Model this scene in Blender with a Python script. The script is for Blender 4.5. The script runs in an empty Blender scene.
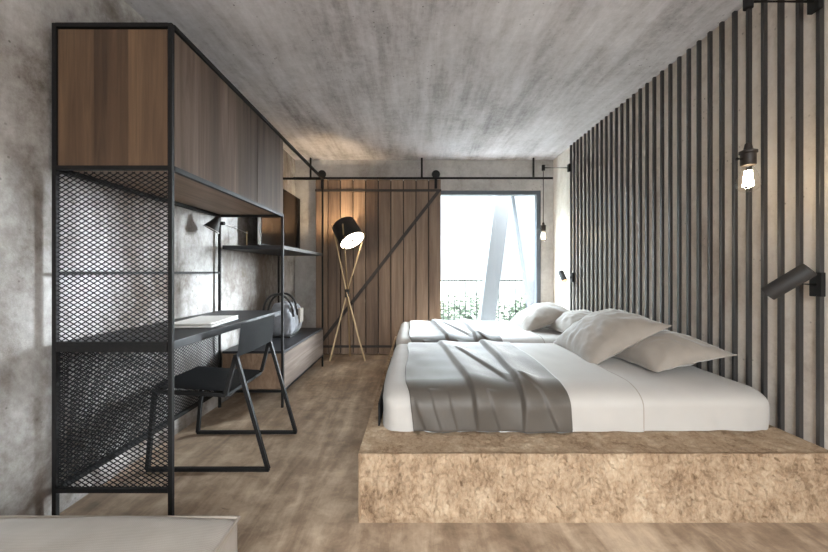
import bpy, bmesh, math, random
from mathutils import Vector, Matrix, noise
PI = math.pi
S = bpy.context.scene
COL = S.collection
random.seed(7)

# ------------------------------------------------------------------ helpers
def lin(c):
    c /= 255.0
    return c / 12.92 if c <= 0.04045 else ((c + 0.055) / 1.055) ** 2.4
def RGB(r, g, b):
    return (lin(r), lin(g), lin(b), 1.0)

def tag(o, label=None, cat=None, group=None, kind=None):
    if label: o['label'] = label
    if cat: o['category'] = cat
    if group: o['group'] = group
    if kind: o['kind'] = kind
    return o

def thing(name, loc, label, cat, group=None):
    o = bpy.data.objects.new(name, None)
    o.location = loc
    o.empty_display_size = 0.1
    COL.objects.link(o)
    return tag(o, label, cat, group)

def world_loc(o):
    v = Vector((0, 0, 0))
    while o is not None:
        v += o.location
        o = o.parent
    return v

def obj(name, bm, mat, parent=None, smooth=None, base=None):
    """links a bmesh built in world coordinates as one mesh object; its origin is the parent's base (or base)"""
    bmesh.ops.recalc_face_normals(bm, faces=bm.faces)
    off = world_loc(parent) if parent else Vector(base or (0, 0, 0))
    bmesh.ops.translate(bm, verts=bm.verts, vec=-off)
    me = bpy.data.meshes.new(name)
    bm.to_mesh(me)
    bm.free()
    mats = mat if isinstance(mat, (list, tuple)) else [mat]
    for m in mats: me.materials.append(m)
    if smooth is not None:
        for p in me.polygons: p.use_smooth = True
        me.set_sharp_from_angle(angle=math.radians(smooth))
    o = bpy.data.objects.new(name, me)
    COL.objects.link(o)
    if parent: o.parent = parent
    else: o.location = off
    return o

def struct(name, bm, mat, parent=None):
    o = obj(name, bm, mat, parent)
    if not parent: o['kind'] = 'structure'
    return o

def NB(): return bmesh.new()

def box(bm, x0, x1, y0, y1, z0, z1, bev=0.0):
    vs = [bm.verts.new((x, y, z)) for x in (x0, x1) for y in (y0, y1) for z in (z0, z1)]
    fs = [(0, 1, 3, 2), (4, 6, 7, 5), (0, 4, 5, 1), (2, 3, 7, 6), (0, 2, 6, 4), (1, 5, 7, 3)]
    F = [bm.faces.new([vs[i] for i in f]) for f in fs]
    if bev > 0:
        E = list({e for f in F for e in f.edges})
        bmesh.ops.bevel(bm, geom=E, offset=bev, segments=2, affect='EDGES', profile=0.5)
    return bm

def frame_axes(d, up=None):
    d = d.normalized()
    u = Vector(up) if up is not None else (Vector((0, 0, 1)) if abs(d.z) < 0.95 else Vector((0, 1, 0)))
    a = d.cross(u).normalized()
    return a, a.cross(d).normalized()

def bar(bm, p, q, w, h=None, up=None):
    """rectangular bar from p to q"""
    p, q = Vector(p), Vector(q)
    h = w if h is None else h
    a, b = frame_axes(q - p, up)
    ring = []
    for c in (p, q):
        ring.append([bm.verts.new(c + a * (sx * w / 2) + b * (sy * h / 2)) for sx, sy in ((-1, -1), (1, -1), (1, 1), (-1, 1))])
    for i in range(4):
        j = (i + 1) % 4
        bm.faces.new((ring[0][i], ring[0][j], ring[1][j], ring[1][i]))
    bm.faces.new(ring[0][::-1]); bm.faces.new(ring[1])
    return bm

def tube(bm, pts, r, n=10, closed=False):
    pts = [Vector(p) for p in pts]
    m = len(pts)
    rs = r if isinstance(r, (list, tuple)) else [r] * m
    rings, prev = [], None
    for i, p in enumerate(pts):
        if closed: d = pts[(i + 1) % m] - pts[i - 1]
        else: d = pts[min(i + 1, m - 1)] - pts[max(i - 1, 0)]
        d.normalize()
        if prev is None:
            a, b = frame_axes(d)
        else:
            a = prev - d * prev.dot(d)
            a = a.normalized() if a.length > 1e-6 else frame_axes(d)[0]
            b = d.cross(a).normalized()
        prev = a
        rings.append([bm.verts.new(p + a * (math.cos(2 * PI * k / n) * rs[i]) + b * (math.sin(2 * PI * k / n) * rs[i])) for k in range(n)])
    for i in range(m if closed else m - 1):
        A, B = rings[i], rings[(i + 1) % m]
        for k in range(n):
            bm.faces.new((A[k], A[(k + 1) % n], B[(k + 1) % n], B[k]))
    if not closed:
        bm.faces.new(rings[0][::-1]); bm.faces.new(rings[-1])
    return bm

def lathe(bm, prof, origin, axis=(0, 0, 1), n=24, cap=True):
    """prof: list of (radius, height along axis)"""
    o, ax = Vector(origin), Vector(axis).normalized()
    a, b = frame_axes(ax)
    rings = [[bm.verts.new(o + ax * h + a * (math.cos(2 * PI * k / n) * r) + b * (math.sin(2 * PI * k / n) * r)) for k in range(n)] for r, h in prof]
    for A, B in zip(rings, rings[1:]):
        for k in range(n):
            bm.faces.new((A[k], A[(k + 1) % n], B[(k + 1) % n], B[k]))
    if cap:
        bm.faces.new(rings[0][::-1]); bm.faces.new(rings[-1])
    return bm

def gridsurf(bm, fn, nu, nv):
    V = [[bm.verts.new(fn(i / nu, j / nv)) for j in range(nv + 1)] for i in range(nu + 1)]
    for i in range(nu):
        for j in range(nv):
            bm.faces.new((V[i][j], V[i + 1][j], V[i + 1][j + 1], V[i][j + 1]))
    return V

def box_grid(bm, lo, hi, step, bottom=True):
    lo, hi = Vector(lo), Vector(hi)
    st = step if isinstance(step, (list, tuple)) else (step,) * 3
    n = [max(1, round((hi[i] - lo[i]) / st[i])) for i in range(3)]
    for ax in range(3):
        u, v = [(1, 2), (0, 2), (0, 1)][ax]
        for side in (0, 1):
            if ax == 2 and side == 0 and not bottom: continue
            def fn(a, b):
                p = [0, 0, 0]
                p[ax] = hi[ax] if side else lo[ax]
                p[u] = lo[u] + (hi[u] - lo[u]) * a
                p[v] = lo[v] + (hi[v] - lo[v]) * b
                return p
            gridsurf(bm, fn, n[u], n[v])
    bmesh.ops.remove_doubles(bm, verts=bm.verts, dist=1e-5)
    return bm

def round_pt(p, lo, hi, r, flat_bottom=True, d=0.0):
    """rounded box point and its normal"""
    q = Vector(p)
    lo_i = Vector((lo[0] + r[0], lo[1] + r[1], lo[2] if flat_bottom else lo[2] + r[2]))
    hi_i = Vector((hi[0] - r[0], hi[1] - r[1], hi[2] - r[2]))
    inn = Vector([min(max(q[i], lo_i[i]), hi_i[i]) for i in range(3)])
    e = Vector([(q[i] - inn[i]) / r[i] for i in range(3)])
    if e.length < 1e-9: return q, Vector((0, 0, 1))
    m = e.normalized()
    p2 = inn + Vector([m[i] * (r[i] + d) for i in range(3)])
    return p2, m

# ------------------------------------------------------------------ materials
class NT:
    def __init__(s, name):
        s.m = bpy.data.materials.new(name)
        s.m.use_nodes = True
        s.t = s.m.node_tree
        s.t.nodes.clear()
        s.out = s.t.nodes.new('ShaderNodeOutputMaterial')
    def n(s, typ, ins=None, **props):
        nd = s.t.nodes.new('ShaderNode' + typ)
        for k, v in props.items(): setattr(nd, k, v)
        for k, v in (ins or {}).items():
            if isinstance(v, bpy.types.NodeSocket): s.t.links.new(v, nd.inputs[k])
            else: nd.inputs[k].default_value = v
        return nd
    def coord(s, scale=(1, 1, 1), rot=(0, 0, 0), loc=(0, 0, 0)):
        tc = s.n('TexCoord')
        return s.n('Mapping', {'Vector': tc.outputs['Object'], 'Scale': scale, 'Rotation': rot, 'Location': loc}).outputs[0]
    def noise(s, vec, scale, detail=4, rough=0.55, dist=0.0):
        return s.n('TexNoise', {'Vector': vec, 'Scale': scale, 'Detail': detail, 'Roughness': rough, 'Distortion': dist}).outputs[0]
    def ramp(s, fac, stops, interp='LINEAR'):
        nd = s.n('ValToRGB', {'Fac': fac})
        cr = nd.color_ramp
        cr.interpolation = interp
        while len(cr.elements) < len(stops): cr.elements.new(0.5)
        for e, (p, c) in zip(cr.elements, stops):
            e.position = p
            e.color = c if isinstance(c, (tuple, list)) else (c, c, c, 1)
        return nd.outputs[0]
    def mix(s, fac, a, b, mode='MIX'):
        nd = s.n('Mix', data_type='RGBA', blend_type=mode)
        for i, v in ((0, fac), (6, a), (7, b)):
            if isinstance(v, bpy.types.NodeSocket): s.t.links.new(v, nd.inputs[i])
            else: nd.inputs[i].default_value = v
        return nd.outputs[2]
    def math(s, op, a, b=0.0):
        return s.n('Math', {0: a, 1: b}, operation=op).outputs[0]
    def bump(s, h, strength=0.3, dist=0.01):
        return s.n('Bump', {'Height': h, 'Strength': strength, 'Distance': dist}).outputs[0]
    def bsdf(s, **ins):
        nd = s.n('BsdfPrincipled', {k.replace('_', ' '): v for k, v in ins.items()})
        s.t.links.new(nd.outputs[0], s.out.inputs[0])
        return nd
    def surf(s, sock): s.t.links.new(sock, s.out.inputs[0])

def plain(name, col, rough=0.5, metal=0.0, bump=0.0, var=0.12, scale=40, sheen=0.0, spec=0.5):
    t = NT(name)
    v = t.noise(t.coord(), scale, 4)
    c = t.mix(t.ramp(v, [(0.3, 0.0), (0.7, 1.0)]), tuple(x * (1 - var) for x in col[:3]) + (1,), tuple(min(1, x * (1 + var)) for x in col[:3]) + (1,))
    ins = dict(Base_Color=c, Roughness=rough, Metallic=metal, Specular_IOR_Level=spec)
    if bump: ins['Normal'] = t.bump(v, bump, 0.004)
    if sheen: ins['Sheen_Weight'] = sheen
    t.bsdf(**ins)
    return t.m

def concrete(name, dark, mid, light, streak=(1, 1, 1), rough=0.8, seed=0.0, s_amt=0.5, bump=0.25, blotch=None, span=(0.36, 0.5, 0.64)):
    t = NT(name)
    co = t.coord(loc=(seed, seed * 0.7, seed * 1.3))
    st = t.coord(scale=streak, loc=(seed * 2, seed, seed))
    big = t.noise(co, 1.1, 6, 0.62, 0.4)
    stk = t.noise(st, 2.6, 8, 0.68, 0.2)
    fine = t.noise(co, 17, 9, 0.8)
    f = t.math('ADD', t.math('MULTIPLY', big, 1 - s_amt), t.math('MULTIPLY', stk, s_amt))
    f = t.math('ADD', t.math('MULTIPLY', f, 0.76), t.math('MULTIPLY', fine, 0.24))
    c = t.ramp(f, [(span[0], dark), (span[1], mid), (span[2], light)])
    pores = t.ramp(t.n('TexVoronoi', {'Vector': co, 'Scale': 26.0, 'Randomness': 1.0}).outputs['Distance'], [(0.0, 1.0), (0.10, 1.0), (0.17, 0.0)])
    gate = t.ramp(t.noise(co, 5.5, 3), [(0.52, 0.0), (0.64, 0.75)])
    c = t.mix(t.math('MULTIPLY', pores, gate), c, tuple(x * 0.55 for x in dark[:3]) + (1,))
    if blotch:
        g = t.ramp(t.noise(co, 0.9, 7, 0.7, 0.8), [(0.46, 0.0), (0.60, 0.7)])
        c = t.mix(g, c, blotch)
    t.bsdf(Base_Color=c, Roughness=rough, Specular_IOR_Level=0.25, Normal=t.bump(t.math('ADD', fine, t.math('MULTIPLY', stk, 0.7)), bump, 0.01))
    return t.m

def wood(name, across, along, bw, cols, rough=0.55, grain=(30.0, 1.6), tone=0.5, seed=0.0, bump=0.15, spec=0.35):
    """boards of width bw laid side by side along axis `across`"""
    t = NT(name)
    tc = t.n('TexCoord').outputs['Object']
    sep = t.n('SeparateXYZ', {0: tc})
    idx = t.math('FLOOR', t.math('DIVIDE', t.math('ADD', sep.outputs[across], seed), bw))
    rnd = t.n('TexWhiteNoise', {'W': idx}, noise_dimensions='1D').outputs['Value']
    third = 3 - across - along
    comb = t.n('CombineXYZ')
    sc = [0, 0, 0]; sc[across] = grain[0]; sc[along] = grain[1]; sc[third] = grain[0] * 0.5
    for i in range(3):
        v = t.math('MULTIPLY', sep.outputs[i], sc[i])
        if i == along: v = t.math('ADD', v, t.math('MULTIPLY', rnd, 37.0))
        t.t.links.new(v, comb.inputs[i])
    g1 = t.noise(comb.outputs[0], 1.0, 6, 0.65, 0.9)
    comb2 = t.n('VectorMath', {0: comb.outputs[0], 1: (0.22, 0.22, 0.22)}, operation='MULTIPLY').outputs[0]
    g2 = t.noise(comb2, 1.0, 4, 0.6, 1.6)
    f = t.math('ADD', t.math('MULTIPLY', g1, 0.45), t.math('MULTIPLY', g2, 0.55))
    f = t.math('ADD', f, t.math('MULTIPLY', t.math('SUBTRACT', rnd, 0.5), tone))
    c = t.ramp(f, [(0.25, cols[0]), (0.5, cols[1]), (0.75, cols[2])])
    t.bsdf(Base_Color=c, Roughness=rough, Specular_IOR_Level=spec, Normal=t.bump(g1, bump, 0.004))
    return t.m

def fabric(name, col, rough=0.9, spec=0.2, weave=420, bump=0.25, sheen=0.25, var=0.10, sheen_rough=0.5, tint=(1, 1, 1, 1)):
    t = NT(name)
    co = t.coord()
    a = t.n('TexWave', {'Vector': co, 'Scale': weave / 6.28, 'Distortion': 1.5, 'Detail': 1.0}, wave_type='BANDS', bands_direction='X').outputs[1]
    b = t.n('TexWave', {'Vector': co, 'Scale': weave / 6.28, 'Distortion': 1.5, 'Detail': 1.0}, wave_type='BANDS', bands_direction='Y').outputs[1]
    n = t.noise(co, 9, 5)
    h = t.math('ADD', a, b)
    c = t.mix(t.ramp(n, [(0.3, 0.0), (0.7, 1.0)]), tuple(x * (1 - var) for x in col[:3]) + (1,), tuple(min(1, x * (1 + var)) for x in col[:3]) + (1,))
    t.bsdf(Base_Color=c, Roughness=rough, Specular_IOR_Level=spec, Sheen_Weight=sheen, Sheen_Roughness=sheen_rough, Sheen_Tint=tint, Normal=t.bump(h, bump, 0.0006))
    return t.m

def glow(name, col, strength):
    t = NT(name)
    e = t.n('Emission', {'Color': col, 'Strength': strength})
    t.surf(e.outputs[0])
    return t.m

def thin_glass(name, tint=(1, 1, 1, 1), refl=1.0):
    t = NT(name)
    lw = t.n('LayerWeight', {'Blend': 0.5}).outputs['Facing']
    fr = t.math('ADD', t.math('MULTIPLY', t.math('POWER', lw, 5.0), 0.5), 0.04)
    tr = t.n('BsdfTransparent', {'Color': tint}).outputs[0]
    gl = t.n('BsdfGlossy', {'Color': (1, 1, 1, 1), 'Roughness': 0.02}).outputs[0]
    mx = t.n('MixShader', {0: t.math('MULTIPLY', fr, refl), 1: tr, 2: gl}).outputs[0]
    t.surf(mx)
    return t.m

def stone(name):
    t = NT(name)
    co = t.coord()
    di = t.coord(scale=(1.25, 1.0, 0.55), rot=(0.0, 0.6, 0.25))
    big = t.noise(co, 3.2, 8, 0.66, 0.3)
    med = t.noise(di, 17, 8, 0.74, 0.25)
    fine = t.noise(di, 70, 6, 0.78, 0.15)
    f = t.math('ADD', t.math('MULTIPLY', big, 0.40), t.math('ADD', t.math('MULTIPLY', med, 0.38), t.math('MULTIPLY', fine, 0.22)))
    c = t.ramp(f, [(0.38, RGB(100, 79, 61)), (0.45, RGB(150, 126, 102)), (0.52, RGB(174, 151, 126)), (0.61, RGB(196, 177, 153))])
    pits = t.ramp(t.noise(di, 34, 6, 0.7, 0.2), [(0.60, 0.0), (0.69, 0.6)])
    c = t.mix(pits, c, RGB(112, 86, 64))  # shade of the pits put into the colour as well as the bump
    h = t.math('SUBTRACT', t.math('ADD', med, t.math('MULTIPLY', fine, 0.7)), t.math('MULTIPLY', pits, 0.35))
    t.bsdf(Base_Color=c, Roughness=0.9, Specular_IOR_Level=0.15, Normal=t.bump(h, 0.8, 0.014))
    return t.m

M = {}
M['ceil'] = concrete('ceiling_concrete', RGB(126, 121, 122), RGB(194, 191, 193), RGB(228, 226, 229), streak=(2.2, 0.28, 1), seed=3.1, s_amt=0.62)
M['wall'] = concrete('wall_concrete', RGB(134, 128, 122), RGB(176, 172, 168), RGB(204, 202, 199), streak=(1, 1, 0.5), seed=8.4, s_amt=0.35)
M['wall_l'] = concrete('left_wall_concrete', RGB(106, 98, 91), RGB(162, 158, 155), RGB(202, 201, 200), streak=(1, 1.4, 0.6), seed=1.7, s_amt=0.4, blotch=RGB(92, 78, 67), span=(0.41, 0.5, 0.6))
M['wall_r'] = concrete('right_wall_concrete', RGB(186, 174, 162), RGB(226, 218, 208), RGB(240, 236, 230), streak=(1, 1.2, 0.5), seed=5.9, s_amt=0.35)
def floor_mat():
    t = NT('worn_floor')
    st = t.coord(scale=(3.2, 0.42, 1), rot=(0, 0, 0.12))
    co = t.coord()
    a = t.noise(st, 2.4, 8, 0.66, 0.5)
    b = t.noise(co, 2.0, 6, 0.6, 0.5)
    d = t.noise(co, 9.0, 6, 0.7, 0.3)
    f = t.math('ADD', t.math('MULTIPLY', a, 0.36), t.math('ADD', t.math('MULTIPLY', b, 0.32), t.math('MULTIPLY', d, 0.32)))
    c = t.ramp(f, [(0.35, RGB(80, 65, 53)), (0.48, RGB(141, 121, 102)), (0.61, RGB(192, 172, 150))])
    marks = t.ramp(t.noise(t.coord(scale=(1, 2.2, 1), loc=(3, 1, 0)), 7.0, 5, 0.6, 0.6), [(0.66, 0.0), (0.74, 0.6)])
    c = t.mix(marks, c, RGB(84, 68, 55))
    t.bsdf(Base_Color=c, Roughness=t.ramp(d, [(0.3, 0.38), (0.7, 0.6)]), Specular_IOR_Level=0.4, Normal=t.bump(t.math('ADD', a, d), 0.15, 0.006))
    return t.m
M['floor'] = floor_mat()
M['steel'] = plain('black_steel', RGB(30, 29, 29), 0.6, 0.0, 0.05, 0.15, 60, spec=0.18)
M['steel_dark'] = plain('dark_lacquer', RGB(22, 22, 24), 0.55, 0.0, 0.03, 0.12, 30, spec=0.22)
M['desk'] = plain('dark_desk_board', RGB(40, 40, 43), 0.5, 0.0, 0.04, 0.15, 14, spec=0.3)
M['slat'] = plain('slat_lacquer', RGB(44, 42, 42), 0.3, 0.0, 0.04, 0.15, 25, spec=0.9)
M['wood_warm'] = wood('warm_oak_boards', 0, 2, 0.152, [RGB(58, 44, 35), RGB(90, 70, 54), RGB(120, 95, 72)], tone=0.18, seed=0.235, grain=(26, 1.5))
M['wood_grey'] = wood('weathered_grey_oak', 1, 2, 0.178, [RGB(54, 45, 39), RGB(84, 71, 63), RGB(116, 101, 90)], rough=0.75, spec=0.12, tone=0.42, seed=0.02, grain=(24, 1.2))
M['wood_bench'] = wood('weathered_bench_oak', 2, 1, 0.31, [RGB(80, 70, 64), RGB(112, 100, 92), RGB(144, 131, 122)], rough=0.75, spec=0.12, tone=0.1, seed=0.0, grain=(24, 1.5))
M['wood_door'] = wood('barn_door_planks', 0, 2, 0.165, [RGB(86, 66, 52), RGB(132, 108, 88), RGB(166, 140, 116)], tone=0.28, seed=0.0, grain=(26, 1.4))
M['wood_under'] = wood('cabinet_underside_oak', 0, 1, 0.2, [RGB(96, 76, 60), RGB(138, 114, 94), RGB(168, 144, 122)], tone=0.2)
M['brace'] = plain('dark_brace', RGB(50, 42, 37), 0.6, 0.0, 0.05, 0.15, 20)
M['gap'] = plain('dark_backing', RGB(40, 33, 28), 0.8)
M['stone'] = stone('split_travertine')
M['sheet'] = fabric('white_bed_linen', RGB(172, 167, 162), rough=0.6, spec=0.5, bump=0.08, sheen=0.15, var=0.02)
M['throw'] = fabric('taupe_throw', RGB(74, 67, 60), rough=0.62, spec=0.8, bump=0.35, sheen=1.0, var=0.06, weave=300, sheen_rough=0.28)
M['pillow'] = fabric('linen_pillow', RGB(150, 141, 132), rough=0.7, spec=0.5, bump=0.2, sheen=0.6, var=0.05, sheen_rough=0.35)
M['piping'] = fabric('pillow_piping', RGB(160, 152, 144), bump=0.1, sheen=0.1, var=0.02)
M['ottoman'] = fabric('ottoman_linen', RGB(142, 133, 125), bump=0.5, sheen=0.2, var=0.10, weave=360)
M['otto_pipe'] = fabric('ottoman_seam', RGB(140, 130, 120), bump=0.3, sheen=0.1, var=0.10)
M['brass'] = plain('pale_brass', RGB(176, 152, 118), 0.35, 0.7, 0.0, 0.08, 60)
M['silver'] = plain('brushed_silver', RGB(214, 212, 210), 0.35, 0.25, 0.0, 0.03, 60)
M['paper'] = plain('white_lid', RGB(236, 233, 228), 0.4, 0.0, 0.0, 0.02, 60)
M['screen'] = plain('glossy_screen', RGB(24, 22, 21), 0.12, 0.0, 0.0, 0.05, 10, spec=0.8)
M['shade'] = plain('black_shade', RGB(36, 33, 32), 0.6, 0.0, 0.04, 0.1, 60)
M['shade_in'] = plain('shade_lining', RGB(230, 215, 190), 0.6, 0.0, 0.0, 0.03, 20)
M['bag'] = fabric('bag_canvas', RGB(134, 135, 140), bump=0.3, sheen=0.2, var=0.4)
M['leather'] = plain('black_leather', RGB(36, 34, 34), 0.45, 0.0, 0.15, 0.2, 80)
M['lamp_on'] = glow('lamp_diffuser', (1.0, 0.85, 0.66, 1), 11.0)
M['reading_on'] = glow('reading_diffuser', (1.0, 0.60, 0.28, 1), 1.3)
M['filament'] = glow('filament_glow', (1.0, 0.80, 0.52, 1), 60.0)
M['bulb'] = thin_glass('bulb_glass', (1.0, 0.98, 0.95, 1))
M['pane'] = thin_glass('window_glass', (0.97, 0.985, 0.98, 1), 0.25)
M['alu'] = plain('grey_window_frame', RGB(92, 98, 106), 0.4, 0.2, 0.0, 0.05, 40)
M['column'] = plain('column_concrete', RGB(90, 93, 97), 0.8, 0.0, 0.1, 0.05, 8)
M['white'] = plain('white_render', RGB(215, 216, 217), 0.8, 0.0, 0.1, 0.05, 8)
M['rail'] = plain('railing_steel', RGB(20, 20, 22), 0.5, 0.3, 0.0, 0.05, 40)
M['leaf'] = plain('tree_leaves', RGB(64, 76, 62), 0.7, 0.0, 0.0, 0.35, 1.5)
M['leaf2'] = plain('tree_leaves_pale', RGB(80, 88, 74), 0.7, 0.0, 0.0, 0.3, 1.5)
M['bark'] = plain('tree_bark', RGB(96, 84, 72), 0.9, 0.0, 0.2, 0.2, 12)
M['land'] = plain('dry_meadow', RGB(52, 56, 42), 0.95, 0.0, 0.0, 0.25, 0.05)

# ------------------------------------------------------------------ room shell
XL, XR, YB, YF, ZC = -1.62, 1.870, 4.865, -1.6, 2.613
struct('floor', box(NB(), XL - 0.25, XR + 0.25, YF - 0.25, YB + 0.25, -0.2, 0.0), M['floor'])
struct('ceiling', box(NB(), XL - 0.25, XR + 0.25, YF - 0.25, YB + 0.25, ZC, ZC + 0.25), M['ceil'])
struct('wall_left', box(NB(), XL - 0.25, XL, YF - 0.25, YB + 0.25, 0, ZC), M['wall_l'])
struct('wall_right', box(NB(), XR, XR + 0.25, YF - 0.25, YB + 0.25, 0, ZC), M['wall_r'])
def wall_with_hole(y0, y1, hx0, hx1, hz0, hz1):
    b = NB()
    box(b, XL, hx0, y0, y1, 0, ZC)
    box(b, hx1, XR, y0, y1, 0, ZC)
    box(b, hx0, hx1, y0, y1, hz1, ZC)
    if hz0 > 0: box(b, hx0, hx1, y0, y1, 0, hz0)
    return b
WX0, WX1, WZ1 = 0.22, 1.705, 2.205
struct('wall_back', wall_with_hole(YB, YB + 0.25, WX0, WX1, 0, WZ1), M['wall'])
FX0, FX1, FZ0, FZ1 = -1.0, 1.5, 0.3, 2.35
struct('wall_front', wall_with_hole(YF - 0.25, YF, FX0, FX1, FZ0, FZ1), M['wall'])

def window(name, x0, x1, y0, y1, z0, z1, w, mull=None):
    b = NB()
    box(b, x0, x0 + w, y0, y1, z0, z1); box(b, x1 - w, x1, y0, y1, z0, z1)
    box(b, x0 + w, x1 - w, y0, y1, z1 - w, z1); box(b, x0 + w, x1 - w, y0, y1, z0, z0 + w)
    if mull: box(b, mull - w / 2, mull + w / 2, y0, y1, z0 + w, z1 - w)
    o = struct(name, b, M['alu'])
    ym = (y0 + y1) / 2
    obj('pane', box(NB(), x0 + w, x1 - w, ym - 0.003, ym + 0.003, z0 + w, z1 - w), M['pane'], o)
    return o
window('window_1', WX0, WX1, YB + 0.02, YB + 0.10, 0.0, WZ1, 0.055)
window('rear_fill_window', FX0, FX1, YF - 0.14, YF - 0.06, FZ0, FZ1, 0.05, 0.25)  # unseen window added behind the camera to let in fill light

# ------------------------------------------------------------------ slatted wall on the right
sw = thing('slat_wall', (1.8625, 2.97, 0), 'black vertical slats fixed in a row to the right concrete wall', 'wall panel')
for k in range(31):
    y = 1.653 + 0.088 * k
    obj('slat', box(NB(), 1.849, XR, y - 0.009, y + 0.009, 0.0, ZC, 0.0015), M['slat'], sw)

# ------------------------------------------------------------------ sliding barn door and its track
DX0, DX1, DY, DZ0, DZ1 = -1.32, 0.347, 4.77, 0.012, 2.325
bd = thing('sliding_barn_door', ((DX0 + DX1) / 2, DY, 0), 'brown vertical plank barn door hanging left of the window', 'sliding door')
b = NB()
n_pl = 10
pw = (DX1 - DX0) / n_pl
for i in range(n_pl):
    box(b, DX0 + i * pw + 0.006, DX0 + (i + 1) * pw - 0.006, DY, DY + 0.03, DZ0, DZ1, 0.003)
M['wood_door'] = wood('barn_door_planks', 0, 2, pw, [RGB(80, 64, 53), RGB(120, 100, 84), RGB(152, 131, 112)], tone=0.24, seed=pw * 5, grain=(26, 1.4))
obj('planks', b, M['wood_door'], bd)
obj('backing', box(NB(), DX0 + 0.006, DX1 - 0.006, DY + 0.030, DY + 0.042, DZ0 + 0.01, DZ1 - 0.01), M['gap'], bd)
o = obj('crossbar', box(NB(), DX0, DX1, DY - 0.014, DY, 2.165, 2.195, 0.002), M['brace'], bd)
o = obj('crossbar', box(NB(), DX0, DX1, DY - 0.014, DY, 0.10, 0.13, 0.002), M['brace'], bd)
obj('diagonal_brace', bar(NB(), (DX1 - 0.03, DY - 0.0075, 2.175), (DX0 + 0.05, DY - 0.0075, 0.135), 0.042, 0.014, up=(0, 1, 0)), M['brace'], bd)
for hx in (-1.225, 0.275):
    h = obj('hanger', box(NB(), hx - 0.018, hx + 0.018, DY - 0.020, DY - 0.006, 2.20, 2.40, 0.002), M['steel'], bd)
    obj('wheel', lathe(NB(), [(0.012, -0.010), (0.050, -0.010), (0.053, -0.006), (0.053, 0.007), (0.050, 0.010), (0.012, 0.010)], (hx, DY - 0.030, 2.388), (0, 1, 0), 28), M['steel'], h, 40)

tr = thing('door_track', (0.1, DY + 0.01, 2.33), 'long black steel track hung from the ceiling above the barn door', 'door track')
obj('rail', box(NB(), -1.615, 1.83, DY, DY + 0.012, 2.332, 2.358), M['steel'], tr)
for rx in (-1.385, 0.09, 1.572):
    obj('hanging_rod', tube(NB(), [(rx, DY + 0.006, 2.34), (rx, DY + 0.006, ZC)], 0.013, 10), M['steel'], tr, 40)

# ------------------------------------------------------------------ storage and desk unit on the left
UX0, UX1, UY0, UYM, UY1 = -1.587, -1.077, 1.59, 2.925, 4.19
ZT, ZB, ZU = 2.196, 0.1375, 1.568
un = thing('desk_storage_unit', ((UX0 + UX1) / 2, (UY0 + UY1) / 2, 0), 'black steel frame unit with wooden cabinets, desk and bench along the left wall', 'storage unit')
pw_ = 0.0185
def post(x, y, z0, z1): obj('post', box(NB(), x - pw_ / 2, x + pw_ / 2, y - pw_ / 2, y + pw_ / 2, z0, z1, 0.002), M['steel'], un)
for x, y, z in ((UX0, UY0, ZT), (UX1, UY0, ZT), (UX0, UYM, ZU), (UX1, UYM, ZU), (UX0, UY1, ZT), (UX1, UY1, ZT)):
    post(x, y, 0, z)
h = pw_ / 2
def rail(p, q, w=pw_): obj('rail', bar(NB(), p, q, w), M['steel'], un)
rail((UX0 + h, UY0, ZT - h), (UX1 - h, UY0, ZT - h))
rail((UX1, UY0 + h, ZT - h), (UX1, UY1 - h, ZT - h), 0.022)
rail((UX0, UY0 + h, ZT - h), (UX0, UY1 - h, ZT - h), 0.022)
rail((UX0 + h, UY1, ZT - h), (UX1 - h, UY1, ZT - h), 0.022)
rail((UX0 + h, UY0, ZU - h), (UX1 - h, UY0, ZU - h))
rail((UX1, UY0 + h, ZU - h), (UX1, UYM - h, ZU - h), 0.022)
rail((UX0, UY0 + h, ZU - h), (UX0, UYM - h, ZU - h), 0.03)
rail((UX0 + h, UYM, ZU - h), (UX1 - h, UYM, ZU - h), 0.026)
rail((UX0 + h, UY0, ZB), (UX1 - h, UY0, ZB))
rail((UX0, UY0 + h, ZB), (UX0, UYM - h, ZB), 0.024)
rail((UX0, UY0 + h, 1.095), (UX0, UYM - h, 1.095), 0.016)
rail((UX0 + h, UYM, 0.132), (UX1 - h, UYM, 0.132), 0.018)
rail((UX1, UYM + h, 0.132), (UX1, UY1 - h, 0.132), 0.018)
rail((UX0 + h, UY1, 0.132), (UX1 - h, UY1, 0.132), 0.018)
# upper cabinet
cb = obj('cabinet_body', box(NB(), UX0 + 0.014, UX1 - 0.022, UY0 + 0.016, UYM - 0.002, ZU + 0.018, ZT - 0.028), M['wood_grey'], un)
obj('cabinet_underside', box(NB(), UX0 + 0.016, UX1 - 0.012, UY0 + 0.016, UYM - 0.014, ZU - 0.004, ZU + 0.016), M['wood_under'], un)
obj('side_panel', box(NB(), UX0 + 0.014, UX1 - 0.014, UY0 - 0.004, UY0 + 0.014, ZU + 0.001, ZT - 0.027), M['wood_warm'], un)
ys = (UY0 + 0.016, 2.448, UYM + 0.006)
for i in range(2):
    obj('cabinet_door', box(NB(), UX1 - 0.018, UX1 + 0.004, ys[i] + 0.003, ys[i + 1] - 0.003, ZU + 0.004, ZT - 0.026, 0.0015), M['wood_grey'], un)
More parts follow.
